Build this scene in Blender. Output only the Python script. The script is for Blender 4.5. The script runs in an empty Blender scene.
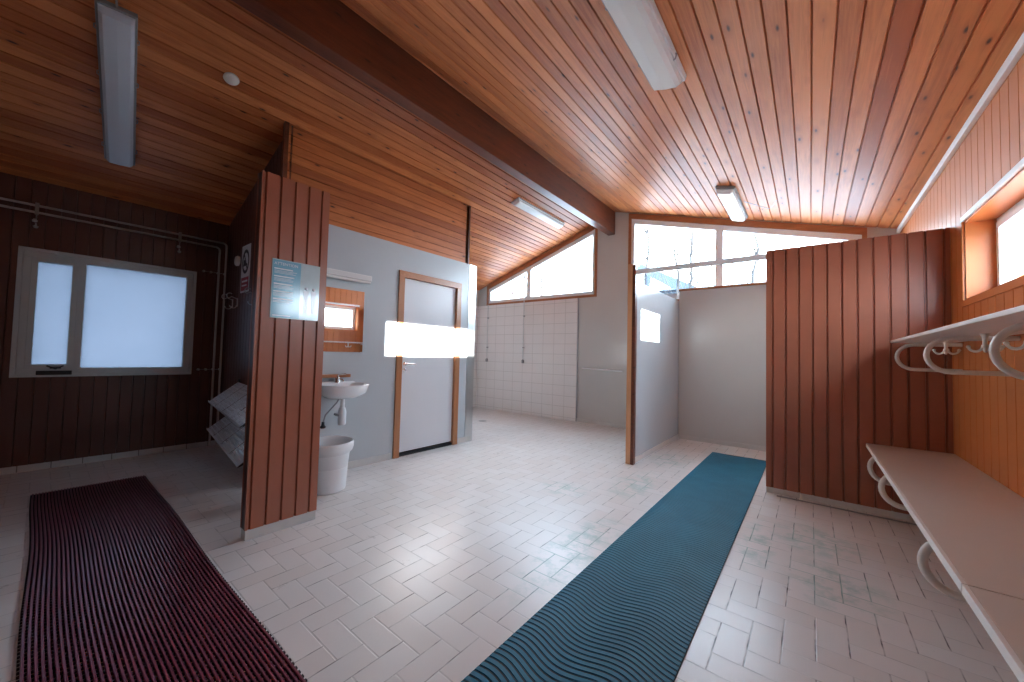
import bpy, bmesh, math, random
from mathutils import Vector, Matrix
random.seed(7)
PI = math.pi
S = bpy.context.scene
C = S.collection

# ------------------------------------------------------------------ camera
cam = bpy.data.cameras.new('camera'); cam.sensor_width = 36.0
cam.lens = 374.3 / 1024 * 36.0
cam.clip_start = 0.02; cam.clip_end = 500
co = bpy.data.objects.new('camera', cam); C.objects.link(co)
yaw, pitch, roll = math.radians(38.62), math.radians(2.085), math.radians(1.4375)
cy, sy, cp, sp, cr, sr = math.cos(yaw), math.sin(yaw), math.cos(pitch), math.sin(pitch), math.cos(roll), math.sin(roll)
F_ = Vector((-sy * cp, cy * cp, sp)); R_ = Vector((cy, sy, 0)); U_ = R_.cross(F_)
R2 = cr * R_ + sr * U_; U2 = -sr * R_ + cr * U_
M3 = Matrix((R2, U2, -F_)).transposed()
co.matrix_world = Matrix.Translation((0, 0, 1.2)) @ M3.to_4x4()
S.camera = co

# ------------------------------------------------------------------ light and exposure
S.view_settings.view_transform = 'Standard'
S.view_settings.look = 'None'
S.view_settings.gamma = 1.0
S.view_settings.use_curve_mapping = False
S.view_settings.exposure = 2.85

S.cycles.max_bounces = 16; S.cycles.diffuse_bounces = 6; S.cycles.glossy_bounces = 6; S.cycles.transparent_max_bounces = 12
w = bpy.data.worlds.new('pale winter sky'); S.world = w; w.use_nodes = True
nt = w.node_tree; nt.nodes.clear()
wo = nt.nodes.new('ShaderNodeOutputWorld'); bg = nt.nodes.new('ShaderNodeBackground')
tc = nt.nodes.new('ShaderNodeTexCoord'); sx = nt.nodes.new('ShaderNodeSeparateXYZ')
mr = nt.nodes.new('ShaderNodeMapRange'); mr.inputs[1].default_value = 0.0; mr.inputs[2].default_value = 0.6
rp = nt.nodes.new('ShaderNodeValToRGB')
rp.color_ramp.elements[0].color = (.84, .93, 1.0, 1); rp.color_ramp.elements[1].color = (.70, .86, 1.0, 1)
nt.links.new(tc.outputs['Generated'], sx.inputs[0]); nt.links.new(sx.outputs[2], mr.inputs[0])
nt.links.new(mr.outputs[0], rp.inputs[0]); nt.links.new(rp.outputs[0], bg.inputs[0])
bg.inputs[1].default_value = 3.4
nt.links.new(bg.outputs[0], wo.inputs[0])

sl = bpy.data.lights.new('low_sun', 'SUN'); sl.energy = 12.0; sl.angle = math.radians(0.6); sl.color = (1.0, 0.94, 0.87)
so = bpy.data.objects.new('low_sun', sl); C.objects.link(so)
so.rotation_euler = Vector((-1.0, 0.02, -0.122)).to_track_quat('-Z', 'Y').to_euler()
so.location = (20, 2, 5)

def portal(name, loc, direction, sx_, sy_):
    l = bpy.data.lights.new(name, 'AREA'); l.shape = 'RECTANGLE'; l.size = sx_; l.size_y = sy_
    l.cycles.is_portal = True
    o = bpy.data.objects.new(name, l); C.objects.link(o); o.location = loc
    o.rotation_euler = Vector(direction).to_track_quat('-Z', 'Y').to_euler()

# ------------------------------------------------------------------ tags and helpers
def tag(o, label=None, cat=None, group=None, kind=None):
    if label: o['label'] = label
    if cat: o['category'] = cat
    if group: o['group'] = group
    if kind: o['kind'] = kind
    return o

def empty(name, loc, label=None, cat=None, group=None, kind=None):
    o = bpy.data.objects.new(name, None); C.objects.link(o)
    o.location = loc; o.empty_display_size = 0.1
    return tag(o, label, cat, group, kind)

def world_loc(o):
    v = Vector((0, 0, 0))
    while o is not None:
        v += Vector(o.location); o = o.parent
    return v

class MB:
    def __init__(s): s.v = []; s.f = []; s.b = []; s.sm = []
    def add(s, vs, fs, bid=0.0, smooth=False):
        n = len(s.v); s.v += [tuple(p) for p in vs]
        for f in fs: s.f.append([n + i for i in f]); s.b.append(bid); s.sm.append(smooth)
        return s
    def box(s, x0, x1, y0, y1, z0, z1, bid=0.0, bev=0.0):
        x0, x1 = sorted((x0, x1)); y0, y1 = sorted((y0, y1)); z0, z1 = sorted((z0, z1))
        if bev <= 0:
            vs = [(x, y, z) for z in (z0, z1) for y in (y0, y1) for x in (x0, x1)]
            return s.add(vs, [(0, 2, 3, 1), (4, 5, 7, 6), (0, 1, 5, 4), (2, 6, 7, 3), (0, 4, 6, 2), (1, 3, 7, 5)], bid)
        bm = bmesh.new(); bmesh.ops.create_cube(bm, size=1)
        for v in bm.verts:
            v.co = Vector(((x0 + x1) / 2 + v.co.x * (x1 - x0), (y0 + y1) / 2 + v.co.y * (y1 - y0), (z0 + z1) / 2 + v.co.z * (z1 - z0)))
        b = min(bev, (x1 - x0) * .45, (y1 - y0) * .45, (z1 - z0) * .45)
        bmesh.ops.bevel(bm, geom=bm.edges[:], offset=b, segments=2, affect='EDGES', profile=0.6)
        bm.verts.ensure_lookup_table(); bm.verts.index_update()
        vs = [v.co[:] for v in bm.verts]; fs = [[v.index for v in f.verts] for f in bm.faces]; bm.free()
        return s.add(vs, fs, bid)
    def prism(s, poly, d, bid=0.0):
        """poly: list of 3d points (planar), extruded by vector d"""
        d = Vector(d); a = [Vector(p) for p in poly]; n = len(a)
        vs = a + [p + d for p in a]
        nrm = Vector((0, 0, 0))
        for i in range(n): nrm += a[i].cross(a[(i + 1) % n])
        flip = nrm.dot(d) > 0
        fs = [list(range(n)), list(range(2 * n - 1, n - 1, -1))] + [(i, i + n, (i + 1) % n + n, (i + 1) % n) for i in range(n)]
        if flip: fs = [list(reversed(f)) for f in fs]
        return s.add(vs, fs, bid)
    def tube(s, path, r, seg=12, closed=False, smooth=True, caps=True):
        P = [Vector(p) for p in path]; n = len(P)
        rr = r if isinstance(r, (list, tuple)) else [r] * n
        t0 = (P[1] - P[0]).normalized()
        up = Vector((0, 0, 1)) if abs(t0.z) < .9 else Vector((1, 0, 0))
        nn = t0.cross(up).normalized(); vs = []
        for i in range(n):
            if i == 0: t = P[1] - P[0]
            elif i == n - 1: t = P[-1] - P[-2]
            else: t = (P[i + 1] - P[i]).normalized() + (P[i] - P[i - 1]).normalized()
            t.normalize(); nn = (nn - t * nn.dot(t)).normalized(); bb = t.cross(nn)
            for k in range(seg):
                a = 2 * PI * k / seg; vs.append(P[i] + (nn * math.cos(a) + bb * math.sin(a)) * rr[i])
        fs = [(i * seg + k, i * seg + (k + 1) % seg, (i + 1) * seg + (k + 1) % seg, (i + 1) * seg + k) for i in range(n - 1) for k in range(seg)]
        s.add(vs, fs, 0, smooth)
        if caps:
            s.add(vs[:seg], [list(range(seg - 1, -1, -1))]); s.add(vs[-seg:], [list(range(seg))])
        return s
    def lathe(s, c, prof, seg=32, axis='z', sx=1.0, sy=1.0, smooth=True):
        c = Vector(c); vs = []; n = len(prof)
        for r, h in prof:
            for k in range(seg):
                a = 2 * PI * k / seg; u, v = r * math.cos(a) * sx, r * math.sin(a) * sy
                vs.append(c + (Vector((u, v, h)) if axis == 'z' else Vector((h, u, v)) if axis == 'x' else Vector((v, h, u))))
        fs = [(i * seg + k, i * seg + (k + 1) % seg, (i + 1) * seg + (k + 1) % seg, (i + 1) * seg + k) for i in range(n - 1) for k in range(seg)]
        s.add(vs, fs, 0, smooth)
        if prof[0][0] > 1e-6: s.add(vs[:seg], [list(range(seg - 1, -1, -1))])
        if prof[-1][0] > 1e-6: s.add(vs[-seg:], [list(range(seg))])
        return s
    def xform(s, m, start=0):
        for i in range(start, len(s.v)): s.v[i] = tuple(m @ Vector(s.v[i]))
        return s
    def build(s, name, mat, parent=None, loc=None, recalc=False):
        me = bpy.data.meshes.new(name)
        off = world_loc(parent) if parent is not None else Vector((0, 0, 0))
        if loc is not None: off = off * 0 + Vector(loc)
        me.from_pydata([tuple(Vector(p) - off) for p in s.v], [], s.f)
        at = me.attributes.new('bid', 'FLOAT', 'FACE'); at.data.foreach_set('value', s.b)
        me.polygons.foreach_set('use_smooth', s.sm)
        me.materials.append(mat); me.update()
        if recalc:
            bm = bmesh.new(); bm.from_mesh(me); bmesh.ops.recalc_face_normals(bm, faces=bm.faces[:]); bm.to_mesh(me); bm.free()
        o = bpy.data.objects.new(name, me); C.objects.link(o)
        if parent is not None:
            o.parent = parent
            if loc is not None: o.location = Vector(loc) - world_loc(parent)
        elif loc is not None: o.location = loc
        return o

def kids(o): return [c for c in bpy.data.objects if c.parent == o]
def copy_tree(o, parent=None):
    c = o.copy(); C.objects.link(c)
    if parent is not None: c.parent = parent
    for ch in kids(o): copy_tree(ch, c)
    return c
def arc(c, r, a0, a1, n, u, v):
    c = Vector(c); u = Vector(u); v = Vector(v)
    return [c + u * r * math.cos(a0 + (a1 - a0) * i / n) + v * r * math.sin(a0 + (a1 - a0) * i / n) for i in range(n + 1)]

# ------------------------------------------------------------------ materials
def newmat(name):
    m = bpy.data.materials.new(name); m.use_nodes = True
    nt = m.node_tree; b = nt.nodes['Principled BSDF']; return m, nt, b
def N(nt, t, **kw):
    n = nt.nodes.new(t)
    for k, v in kw.items(): setattr(n, k, v)
    return n
def math_(nt, op, a, b=None, c=None):
    n = nt.nodes.new('ShaderNodeMath'); n.operation = op
    for i, x in enumerate((a, b, c)):
        if x is None: continue
        if isinstance(x, (int, float)): n.inputs[i].default_value = x
        else: nt.links.new(x, n.inputs[i])
    return n.outputs[0]
def mixc(nt, f, a, b, mode='MIX'):
    n = nt.nodes.new('ShaderNodeMix'); n.data_type = 'RGBA'; n.blend_type = mode
    for i, x in ((0, f), (6, a), (7, b)):
        if isinstance(x, (int, float)): n.inputs[i].default_value = x
        elif isinstance(x, tuple): n.inputs[i].default_value = (*x, 1) if len(x) == 3 else x
        else: nt.links.new(x, n.inputs[i])
    return n.outputs[2]

def paint(name, col, rough=0.5, metal=0.0, var=0.06, bump=0.0, scale=6.0, coat=0.0, spec=0.5):
    m, nt, b = newmat(name)
    t = N(nt, 'ShaderNodeTexCoord'); n = N(nt, 'ShaderNodeTexNoise'); n.inputs['Scale'].default_value = scale; n.inputs['Detail'].default_value = 4
    nt.links.new(t.outputs['Object'], n.inputs['Vector'])
    k = tuple(c * (1 - var) for c in col); l = tuple(min(1, c * (1 + var)) for c in col)
    nt.links.new(mixc(nt, n.outputs[0], k, l), b.inputs['Base Color'])
    b.inputs['Roughness'].default_value = rough; b.inputs['Metallic'].default_value = metal
    b.inputs['Specular IOR Level'].default_value = spec
    b.inputs['Coat Weight'].default_value = coat; b.inputs['Coat Roughness'].default_value = 0.12
    if bump > 0:
        n2 = N(nt, 'ShaderNodeTexNoise'); n2.inputs['Scale'].default_value = scale * 8
        nt.links.new(t.outputs['Object'], n2.inputs['Vector'])
        bp = N(nt, 'ShaderNodeBump'); bp.inputs['Strength'].default_value = bump; bp.inputs['Distance'].default_value = 0.004
        nt.links.new(n2.outputs[0], bp.inputs['Height']); nt.links.new(bp.outputs[0], b.inputs['Normal'])
    return m

def wood(name, light, dark, knot, axis='y', rough=0.3, knots=True, coat=0.3, vary=0.35, width=0.1):
    """varnished boards: grain along the axis, knots, a tone of its own per board (attribute bid)"""
    m, nt, b = newmat(name)
    t = N(nt, 'ShaderNodeTexCoord'); a = N(nt, 'ShaderNodeAttribute'); a.attribute_name = 'bid'
    bid = a.outputs['Fac']
    cmb = N(nt, 'ShaderNodeCombineXYZ')
    nt.links.new(math_(nt, 'MULTIPLY', bid, 37.7), cmb.inputs[0]); nt.links.new(math_(nt, 'MULTIPLY', bid, 91.3), cmb.inputs[1])
    nt.links.new(math_(nt, 'MULTIPLY', bid, 53.1), cmb.inputs[2])
    ad = N(nt, 'ShaderNodeVectorMath', operation='ADD'); nt.links.new(t.outputs['Object'], ad.inputs[0]); nt.links.new(cmb.outputs[0], ad.inputs[1])
    def mapped(sa, sc):
        mp = N(nt, 'ShaderNodeMapping'); s = [sc, sc, sc]; s['xyz'.index(axis)] = sa
        mp.inputs['Scale'].default_value = s; nt.links.new(ad.outputs[0], mp.inputs[0]); return mp.outputs[0]
    n1 = N(nt, 'ShaderNodeTexNoise'); n1.inputs['Scale'].default_value = 1; n1.inputs['Detail'].default_value = 6; n1.inputs['Roughness'].default_value = .65
    n1.inputs['Distortion'].default_value = 1.2
    nt.links.new(mapped(1.6, 34), n1.inputs['Vector'])
    n2 = N(nt, 'ShaderNodeTexNoise'); n2.inputs['Scale'].default_value = 1; n2.inputs['Detail'].default_value = 3
    nt.links.new(mapped(1.0, 4), n2.inputs['Vector'])
    rp = N(nt, 'ShaderNodeValToRGB'); rp.color_ramp.elements[0].position = .32; rp.color_ramp.elements[1].position = .66
    rp.color_ramp.elements[0].color = (*dark, 1); rp.color_ramp.elements[1].color = (*light, 1)
    g = math_(nt, 'ADD', math_(nt, 'MULTIPLY', n1.outputs[0], .62), math_(nt, 'MULTIPLY', n2.outputs[0], .38))
    g = math_(nt, 'ADD', g, math_(nt, 'MULTIPLY', math_(nt, 'SUBTRACT', bid, .5), vary))
    nt.links.new(g, rp.inputs[0]); col = rp.outputs[0]
    if knots:
        vo = N(nt, 'ShaderNodeTexVoronoi'); vo.inputs['Scale'].default_value = 1
        nt.links.new(mapped(4.2, 13.0), vo.inputs['Vector'])
        gate = math_(nt, 'GREATER_THAN', N_sep(nt, vo.outputs['Color']), .45)
        kn = N(nt, 'ShaderNodeMapRange'); kn.inputs[1].default_value = .15; kn.inputs[2].default_value = .06
        nt.links.new(vo.outputs['Distance'], kn.inputs[0])
        halo = N(nt, 'ShaderNodeMapRange'); halo.inputs[1].default_value = .42; halo.inputs[2].default_value = .12; halo.inputs[4].default_value = .5
        nt.links.new(vo.outputs['Distance'], halo.inputs[0])
        col = mixc(nt, math_(nt, 'MULTIPLY', halo.outputs[0], gate), col, dark)
        col = mixc(nt, math_(nt, 'MULTIPLY', kn.outputs[0], gate), col, knot)
    nt.links.new(col, b.inputs['Base Color'])
    b.inputs['Roughness'].default_value = rough
    b.inputs['Coat Weight'].default_value = coat; b.inputs['Coat Roughness'].default_value = .16
    bp = N(nt, 'ShaderNodeBump'); bp.inputs['Strength'].default_value = .15; bp.inputs['Distance'].default_value = .002
    nt.links.new(n1.outputs[0], bp.inputs['Height']); nt.links.new(bp.outputs[0], b.inputs['Normal'])
    return m
def N_sep(nt, colour):
    s = N(nt, 'ShaderNodeSeparateColor'); nt.links.new(colour, s.inputs[0]); return s.outputs[0]

def floor_mat():
    m, nt, b = newmat('painted herringbone brick floor')
    t = N(nt, 'ShaderNodeTexCoord'); s = N(nt, 'ShaderNodeSeparateXYZ'); nt.links.new(t.outputs['Object'], s.inputs[0])
    u = .1115
    nz = N(nt, 'ShaderNodeTexNoise'); nz.inputs['Scale'].default_value = 9; nt.links.new(t.outputs['Object'], nz.inputs['Vector'])
    wob = math_(nt, 'MULTIPLY', math_(nt, 'SUBTRACT', nz.outputs[0], .5), .05)
    X = math_(nt, 'ADD', math_(nt, 'DIVIDE', math_(nt, 'SUBTRACT', s.outputs[0], .012 - 100 * u), u), wob)
    Y = math_(nt, 'SUBTRACT', math_(nt, 'DIVIDE', math_(nt, 'SUBTRACT', s.outputs[1], 1.99 - 100 * u), u), wob)
    i = math_(nt, 'FLOOR', X); j = math_(nt, 'FLOOR', Y); fx = math_(nt, 'FRACT', X); fy = math_(nt, 'FRACT', Y)
    k = math_(nt, 'MODULO', math_(nt, 'ADD', math_(nt, 'SUBTRACT', i, j), 400), 4)
    def is_(n): return math_(nt, 'COMPARE', k, float(n), .1)
    def dist(d, n): return math_(nt, 'ADD', d, is_(n))
    ox = math_(nt, 'SUBTRACT', 1.0, fx); oy = math_(nt, 'SUBTRACT', 1.0, fy)
    dv = math_(nt, 'MINIMUM', dist(fx, 1), dist(ox, 0)); dh = math_(nt, 'MINIMUM', dist(fy, 2), dist(oy, 3))
    d = math_(nt, 'MINIMUM', dv, dh)
    # id of the whole tile
    ti = math_(nt, 'SUBTRACT', i, is_(1)); tj = math_(nt, 'SUBTRACT', j, is_(2))
    cb = N(nt, 'ShaderNodeCombineXYZ'); nt.links.new(ti, cb.inputs[0]); nt.links.new(tj, cb.inputs[1])
    wn = N(nt, 'ShaderNodeTexWhiteNoise'); nt.links.new(cb.outputs[0], wn.inputs['Vector'])
    groove = N(nt, 'ShaderNodeMapRange', interpolation_type='SMOOTHSTEP'); groove.inputs[1].default_value = .045; groove.inputs[2].default_value = .012
    nt.links.new(d, groove.inputs[0])
    line = N(nt, 'ShaderNodeMapRange', interpolation_type='SMOOTHSTEP'); line.inputs[1].default_value = .034; line.inputs[2].default_value = .012
    nt.links.new(d, line.inputs[0])
    big = N(nt, 'ShaderNodeTexNoise'); big.inputs['Scale'].default_value = 1.3; big.inputs['Detail'].default_value = 3
    nt.links.new(t.outputs['Object'], big.inputs['Vector'])
    opn = N(nt, 'ShaderNodeMapRange'); opn.inputs[1].default_value = .42; opn.inputs[2].default_value = .66; opn.inputs[3].default_value = .25; opn.inputs[4].default_value = 1.0
    nt.links.new(nz.outputs[0], opn.inputs[0])
    base = mixc(nt, big.outputs[0], (.68, .655, .645), (.80, .78, .775))
    tile = mixc(nt, math_(nt, 'MULTIPLY', wn.outputs[0], .35), base, (.62, .55, .51))
    hsel = math_(nt, 'LESS_THAN', dh, dv)
    lstr = math_(nt, 'SUBTRACT', 1.0, math_(nt, 'MULTIPLY', hsel, .55))
    gl = mixc(nt, math_(nt, 'MULTIPLY', math_(nt, 'MULTIPLY', line.outputs[0], lstr), opn.outputs[0]), tile, (.07, .065, .07))
    # worn places where an older green paint shows
    tot = None
    for (px, py, rx, ry) in ((.10, 2.72, .26, .34), (.02, 3.3, .3, .3), (-.28, 3.0, .12, .5), (-1.28, 4.7, .26, .42), (-1.30, 3.6, .22, .55), (-1.15, 2.1, .2, .7), (-1.75, 3.0, .25, .2)):
        dx = math_(nt, 'DIVIDE', math_(nt, 'SUBTRACT', s.outputs[0], px), rx); dy = math_(nt, 'DIVIDE', math_(nt, 'SUBTRACT', s.outputs[1], py), ry)
        r2 = math_(nt, 'ADD', math_(nt, 'MULTIPLY', dx, dx), math_(nt, 'MULTIPLY', dy, dy))
        g = math_(nt, 'MAXIMUM', math_(nt, 'SUBTRACT', 1.0, r2), 0.0)
        tot = g if tot is None else math_(nt, 'MAXIMUM', tot, g)
    n3 = N(nt, 'ShaderNodeTexNoise'); n3.inputs['Scale'].default_value = 7; n3.inputs['Detail'].default_value = 6; n3.inputs['Roughness'].default_value = .7
    nt.links.new(t.outputs['Object'], n3.inputs['Vector'])
    th = N(nt, 'ShaderNodeMapRange'); th.inputs[1].default_value = .47; th.inputs[2].default_value = .62
    nt.links.new(n3.outputs[0], th.inputs[0])
    wear = math_(nt, 'MULTIPLY', math_(nt, 'MULTIPLY', tot, th.outputs[0]), .5)
    wear = math_(nt, 'MAXIMUM', wear, math_(nt, 'MULTIPLY', math_(nt, 'MULTIPLY', tot, groove.outputs[0]), .6))
    colr = mixc(nt, wear, gl, (.10, .36, .31))
    nt.links.new(colr, b.inputs['Base Color'])
    ro = math_(nt, 'ADD', .20, math_(nt, 'MULTIPLY', n3.outputs[0], .22)); nt.links.new(ro, b.inputs['Roughness'])
    hgt = math_(nt, 'SUBTRACT', math_(nt, 'ADD', math_(nt, 'MULTIPLY', wn.outputs[0], .2), math_(nt, 'MULTIPLY', nz.outputs[0], .25)), math_(nt, 'MULTIPLY', groove.outputs[0], 1.0))
    bp = N(nt, 'ShaderNodeBump'); bp.inputs['Strength'].default_value = .3; bp.inputs['Distance'].default_value = .0025
    nt.links.new(hgt, bp.inputs['Height']); nt.links.new(bp.outputs[0], b.inputs['Normal'])
    return m

def tile_mat(name, ax, w_, h_, x0, z0, col, grout):
    m, nt, b = newmat(name)
    t = N(nt, 'ShaderNodeTexCoord'); s = N(nt, 'ShaderNodeSeparateXYZ'); nt.links.new(t.outputs['Object'], s.inputs[0])
    a = math_(nt, 'DIVIDE', math_(nt, 'SUBTRACT', s.outputs['xyz'.index(ax)], x0), w_); c = math_(nt, 'DIVIDE', math_(nt, 'SUBTRACT', s.outputs[2], z0), h_)
    fa = math_(nt, 'FRACT', math_(nt, 'ADD', a, 50.0)); fc = math_(nt, 'FRACT', math_(nt, 'ADD', c, 50.0))
    da = math_(nt, 'MULTIPLY', math_(nt, 'MINIMUM', fa, math_(nt, 'SUBTRACT', 1.0, fa)), w_)
    dc = math_(nt, 'MULTIPLY', math_(nt, 'MINIMUM', fc, math_(nt, 'SUBTRACT', 1.0, fc)), h_)
    d = math_(nt, 'MINIMUM', da, dc)
    g = N(nt, 'ShaderNodeMapRange', interpolation_type='SMOOTHSTEP'); g.inputs[1].default_value = .005; g.inputs[2].default_value = .002
    nt.links.new(d, g.inputs[0])
    n = N(nt, 'ShaderNodeTexNoise'); n.inputs['Scale'].default_value = 2.5; nt.links.new(t.outputs['Object'], n.inputs['Vector'])
    base = mixc(nt, n.outputs[0], tuple(k * .93 for k in col), col)
    nt.links.new(mixc(nt, g.outputs[0], base, grout), b.inputs['Base Color'])
    b.inputs['Roughness'].default_value = .22
    bp = N(nt, 'ShaderNodeBump'); bp.inputs['Strength'].default_value = .5; bp.inputs['Distance'].default_value = .003; bp.invert = True
    nt.links.new(g.outputs[0], bp.inputs['Height']); nt.links.new(bp.outputs[0], b.inputs['Normal'])
    return m

def clear_glass():
    m = bpy.data.materials.new('clear window glass'); m.use_nodes = True; nt = m.node_tree; nt.nodes.clear()
    o = N(nt, 'ShaderNodeOutputMaterial'); mx = N(nt, 'ShaderNodeMixShader'); tr = N(nt, 'ShaderNodeBsdfTransparent'); gl = N(nt, 'ShaderNodeBsdfGlossy')
    lw = N(nt, 'ShaderNodeLayerWeight'); lw.inputs[0].default_value = .5
    fa = math_(nt, 'ADD', .03, math_(nt, 'MULTIPLY', math_(nt, 'POWER', lw.outputs['Facing'], 5.0), .7))
    tr.inputs[0].default_value = (.93, .97, 1, 1); gl.inputs['Roughness'].default_value = .02
    nt.links.new(fa, mx.inputs[0]); nt.links.new(tr.outputs[0], mx.inputs[1]); nt.links.new(gl.outputs[0], mx.inputs[2]); nt.links.new(mx.outputs[0], o.inputs[0])
    return m
def frosted_glass():
    m = bpy.data.materials.new('frosted window glass'); m.use_nodes = True; nt = m.node_tree; nt.nodes.clear()
    o = N(nt, 'ShaderNodeOutputMaterial'); mx = N(nt, 'ShaderNodeMixShader'); tl = N(nt, 'ShaderNodeBsdfTranslucent'); gl = N(nt, 'ShaderNodeBsdfGlossy')
    n = N(nt, 'ShaderNodeTexNoise'); n.inputs['Scale'].default_value = 2; t = N(nt, 'ShaderNodeTexCoord'); nt.links.new(t.outputs['Object'], n.inputs['Vector'])
    nt.links.new(mixc(nt, n.outputs[0], (.165, .185, .215), (.19, .205, .235)), tl.inputs[0])
    gl.inputs['Roughness'].default_value = .35; mx.inputs[0].default_value = .05
    nt.links.new(tl.outputs[0], mx.inputs[1]); nt.links.new(gl.outputs[0], mx.inputs[2]); nt.links.new(mx.outputs[0], o.inputs[0])
    return m

M = {}
M['floor'] = floor_mat()
M['pine'] = wood('varnished pine ceiling boards', (.66, .235, .08), (.38, .095, .026), (.06, .02, .01), 'y', rough=.42, coat=.0)
M['pine_h'] = wood('varnished pine wall boards', (.56, .175, .048), (.31, .078, .02), (.06, .02, .01), 'y', rough=.42, coat=.0)
M['beam'] = wood('dark varnished glulam beam', (.19, .045, .016), (.08, .02, .009), (.03, .01, .006), 'y', rough=.34, vary=.1, coat=.1)
M['trimwood_x'] = wood('varnished pine trim lengthwise', (.56, .25, .12), (.36, .13, .05), (.1, .04, .02), 'x', rough=.35, knots=False)
M['trimwood_z'] = wood('varnished pine trim upright', (.56, .27, .14), (.38, .15, .06), (.1, .04, .02), 'z', rough=.35, knots=False)
M['postwood'] = wood('pale varnished pine post', (.78, .44, .26), (.55, .27, .13), (.1, .04, .02), 'z', rough=.35, knots=False)
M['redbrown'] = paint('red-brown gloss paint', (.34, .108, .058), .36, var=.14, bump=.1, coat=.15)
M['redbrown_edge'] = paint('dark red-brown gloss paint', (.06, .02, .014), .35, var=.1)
M['redbrown_shaded'] = paint('shaded red-brown wall paint', (.095, .036, .028), .38, var=.12, bump=.1)  # the screens' red-brown with the dim room's shade put into its colour
M['tan'] = paint('orange-brown gloss wall paint', (.56, .165, .04), .4, var=.10, bump=.08)
M['greywall'] = paint('pale blue-grey gloss wall paint', (.47, .51, .54), .24, var=.04, bump=.12, scale=2.5)
M['greywarm'] = paint('warm grey gloss wall paint', (.58, .57, .55), .24, var=.04, bump=.12, scale=2.5)
M['whitepaint'] = paint('white gloss paint', (.84, .85, .86), .3, var=.03)
M['whitedull'] = paint('off-white skirting paint', (.58, .57, .55), .45, var=.12, scale=14)
M['door'] = paint('white laminate door', (.66, .67, .70), .3, var=.02)
M['winwhite'] = paint('white window plastic', (.80, .83, .85), .35, var=.02)
M['winold'] = paint('grey-white painted window frame', (.52, .58, .60), .4, var=.06)
M['dark'] = paint('black rubber', (.012, .012, .014), .6)
M['steel'] = paint('brushed stainless steel', (.62, .63, .63), .28, metal=1.0, var=.05)
M['steeldark'] = paint('tarnished chrome', (.35, .35, .36), .3, metal=1.0, var=.1)
M['chrome'] = paint('chrome', (.8, .8, .8), .12, metal=1.0, var=.02)
M['pipe'] = paint('grey-painted pipe', (.46, .44, .44), .4, var=.06)
M['rack'] = paint('galvanised rack sheet', (.70, .78, .84), .3, metal=.0, var=.1)
M['porcelain'] = paint('white porcelain', (.80, .82, .84), .1, var=.01)
M['plastic'] = paint('white plastic', (.74, .76, .78), .35, var=.02)
M['lampgrey'] = paint('grey lamp housing', (.26, .27, .27), .45, var=.05)
M['lampwhite'] = paint('white lamp housing', (.66, .65, .64), .4, var=.03)
M['diffuser'] = paint('milky acrylic lamp cover', (.60, .64, .70), .2, var=.03)
M['diffwarm'] = paint('milky off-white lamp cover', (.78, .76, .73), .22, var=.03)
M['enamel'] = paint('cream powder-coated steel', (.78, .74, .69), .35, var=.03)
M['laminate'] = paint('pale laminate bench board', (.68, .61, .55), .33, var=.03)
M['laminate_edge'] = paint('white laminate edge', (.86, .83, .80), .35, var=.02)
M['matred'] = paint('dark red rubber mat', (.20, .05, .08), .3, var=.25, scale=3, coat=.25)
M['matbase'] = paint('black mat webbing', (.015, .010, .014), .6)
M['matblue'] = paint('teal rubber mat ridges', (.028, .175, .275), .55, var=.25, scale=4, spec=.25)
M['matbluebase'] = paint('dark teal mat base', (.006, .020, .030), .6)
M['black'] = paint('black print', (.01, .01, .012), .4)
M['white'] = paint('white print', (.80, .80, .80), .4)
M['red'] = paint('red print', (.36, .02, .03), .4)
M['posterblue'] = paint('light blue poster print', (.15, .42, .58), .16, var=.15, scale=8, coat=.6)
M['posterpale'] = paint('pale poster print', (.46, .60, .65), .12, var=.2, scale=10, coat=.8)
M['posterfig'] = paint('grey pictograms on the poster', (.52, .52, .58), .2, var=.08, coat=.6)
M['postertext'] = paint('white poster lettering', (.72, .78, .82), .3)
M['tile'] = tile_mat('white wall tiles', 'x', .25, .197, -3.40, .05, (.88, .86, .85), (.62, .60, .58))
M['tile_y'] = tile_mat('white wall tiles on the side', 'y', .25, .197, 6.18, .05, (.88, .87, .86), (.62, .60, .58))
M['skirt'] = tile_mat('white skirting tiles', 'y', .2, .3, 0.1, -.1, (.56, .58, .60), (.22, .22, .22))
M['glass'] = clear_glass(); M['frost'] = frosted_glass()
M['snow'] = paint('pale gravel ground', (.36, .37, .39), .8, var=.05)
M['bark'] = paint('dark bark', (.016, .015, .016), .8, var=.2)
M['house'] = paint('dark slate cladding', (.028, .040, .055), .7, var=.04)
M['houseroof'] = paint('dark slate roof', (.035, .050, .065), .7, var=.05)
mm, nt_, b_ = newmat('mirror silvering'); b_.inputs['Metallic'].default_value = 1; b_.inputs['Roughness'].default_value = .02; b_.inputs['Base Color'].default_value = (.88, .9, .9, 1); M['mirror'] = mm

# ------------------------------------------------------------------ room dimensions
YF = 6.2; YR = -1.9; XL = -5.72; XLs = -5.95; XR = .82; XRI = -2.70
def zl(x): return 2.69 + .341 * (x + 5.85)
ZR = zl(XRI)
def zr(x): return ZR - .278 * (x - XRI)
def zc(x): return zl(x) if x < XRI else zr(x)

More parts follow.
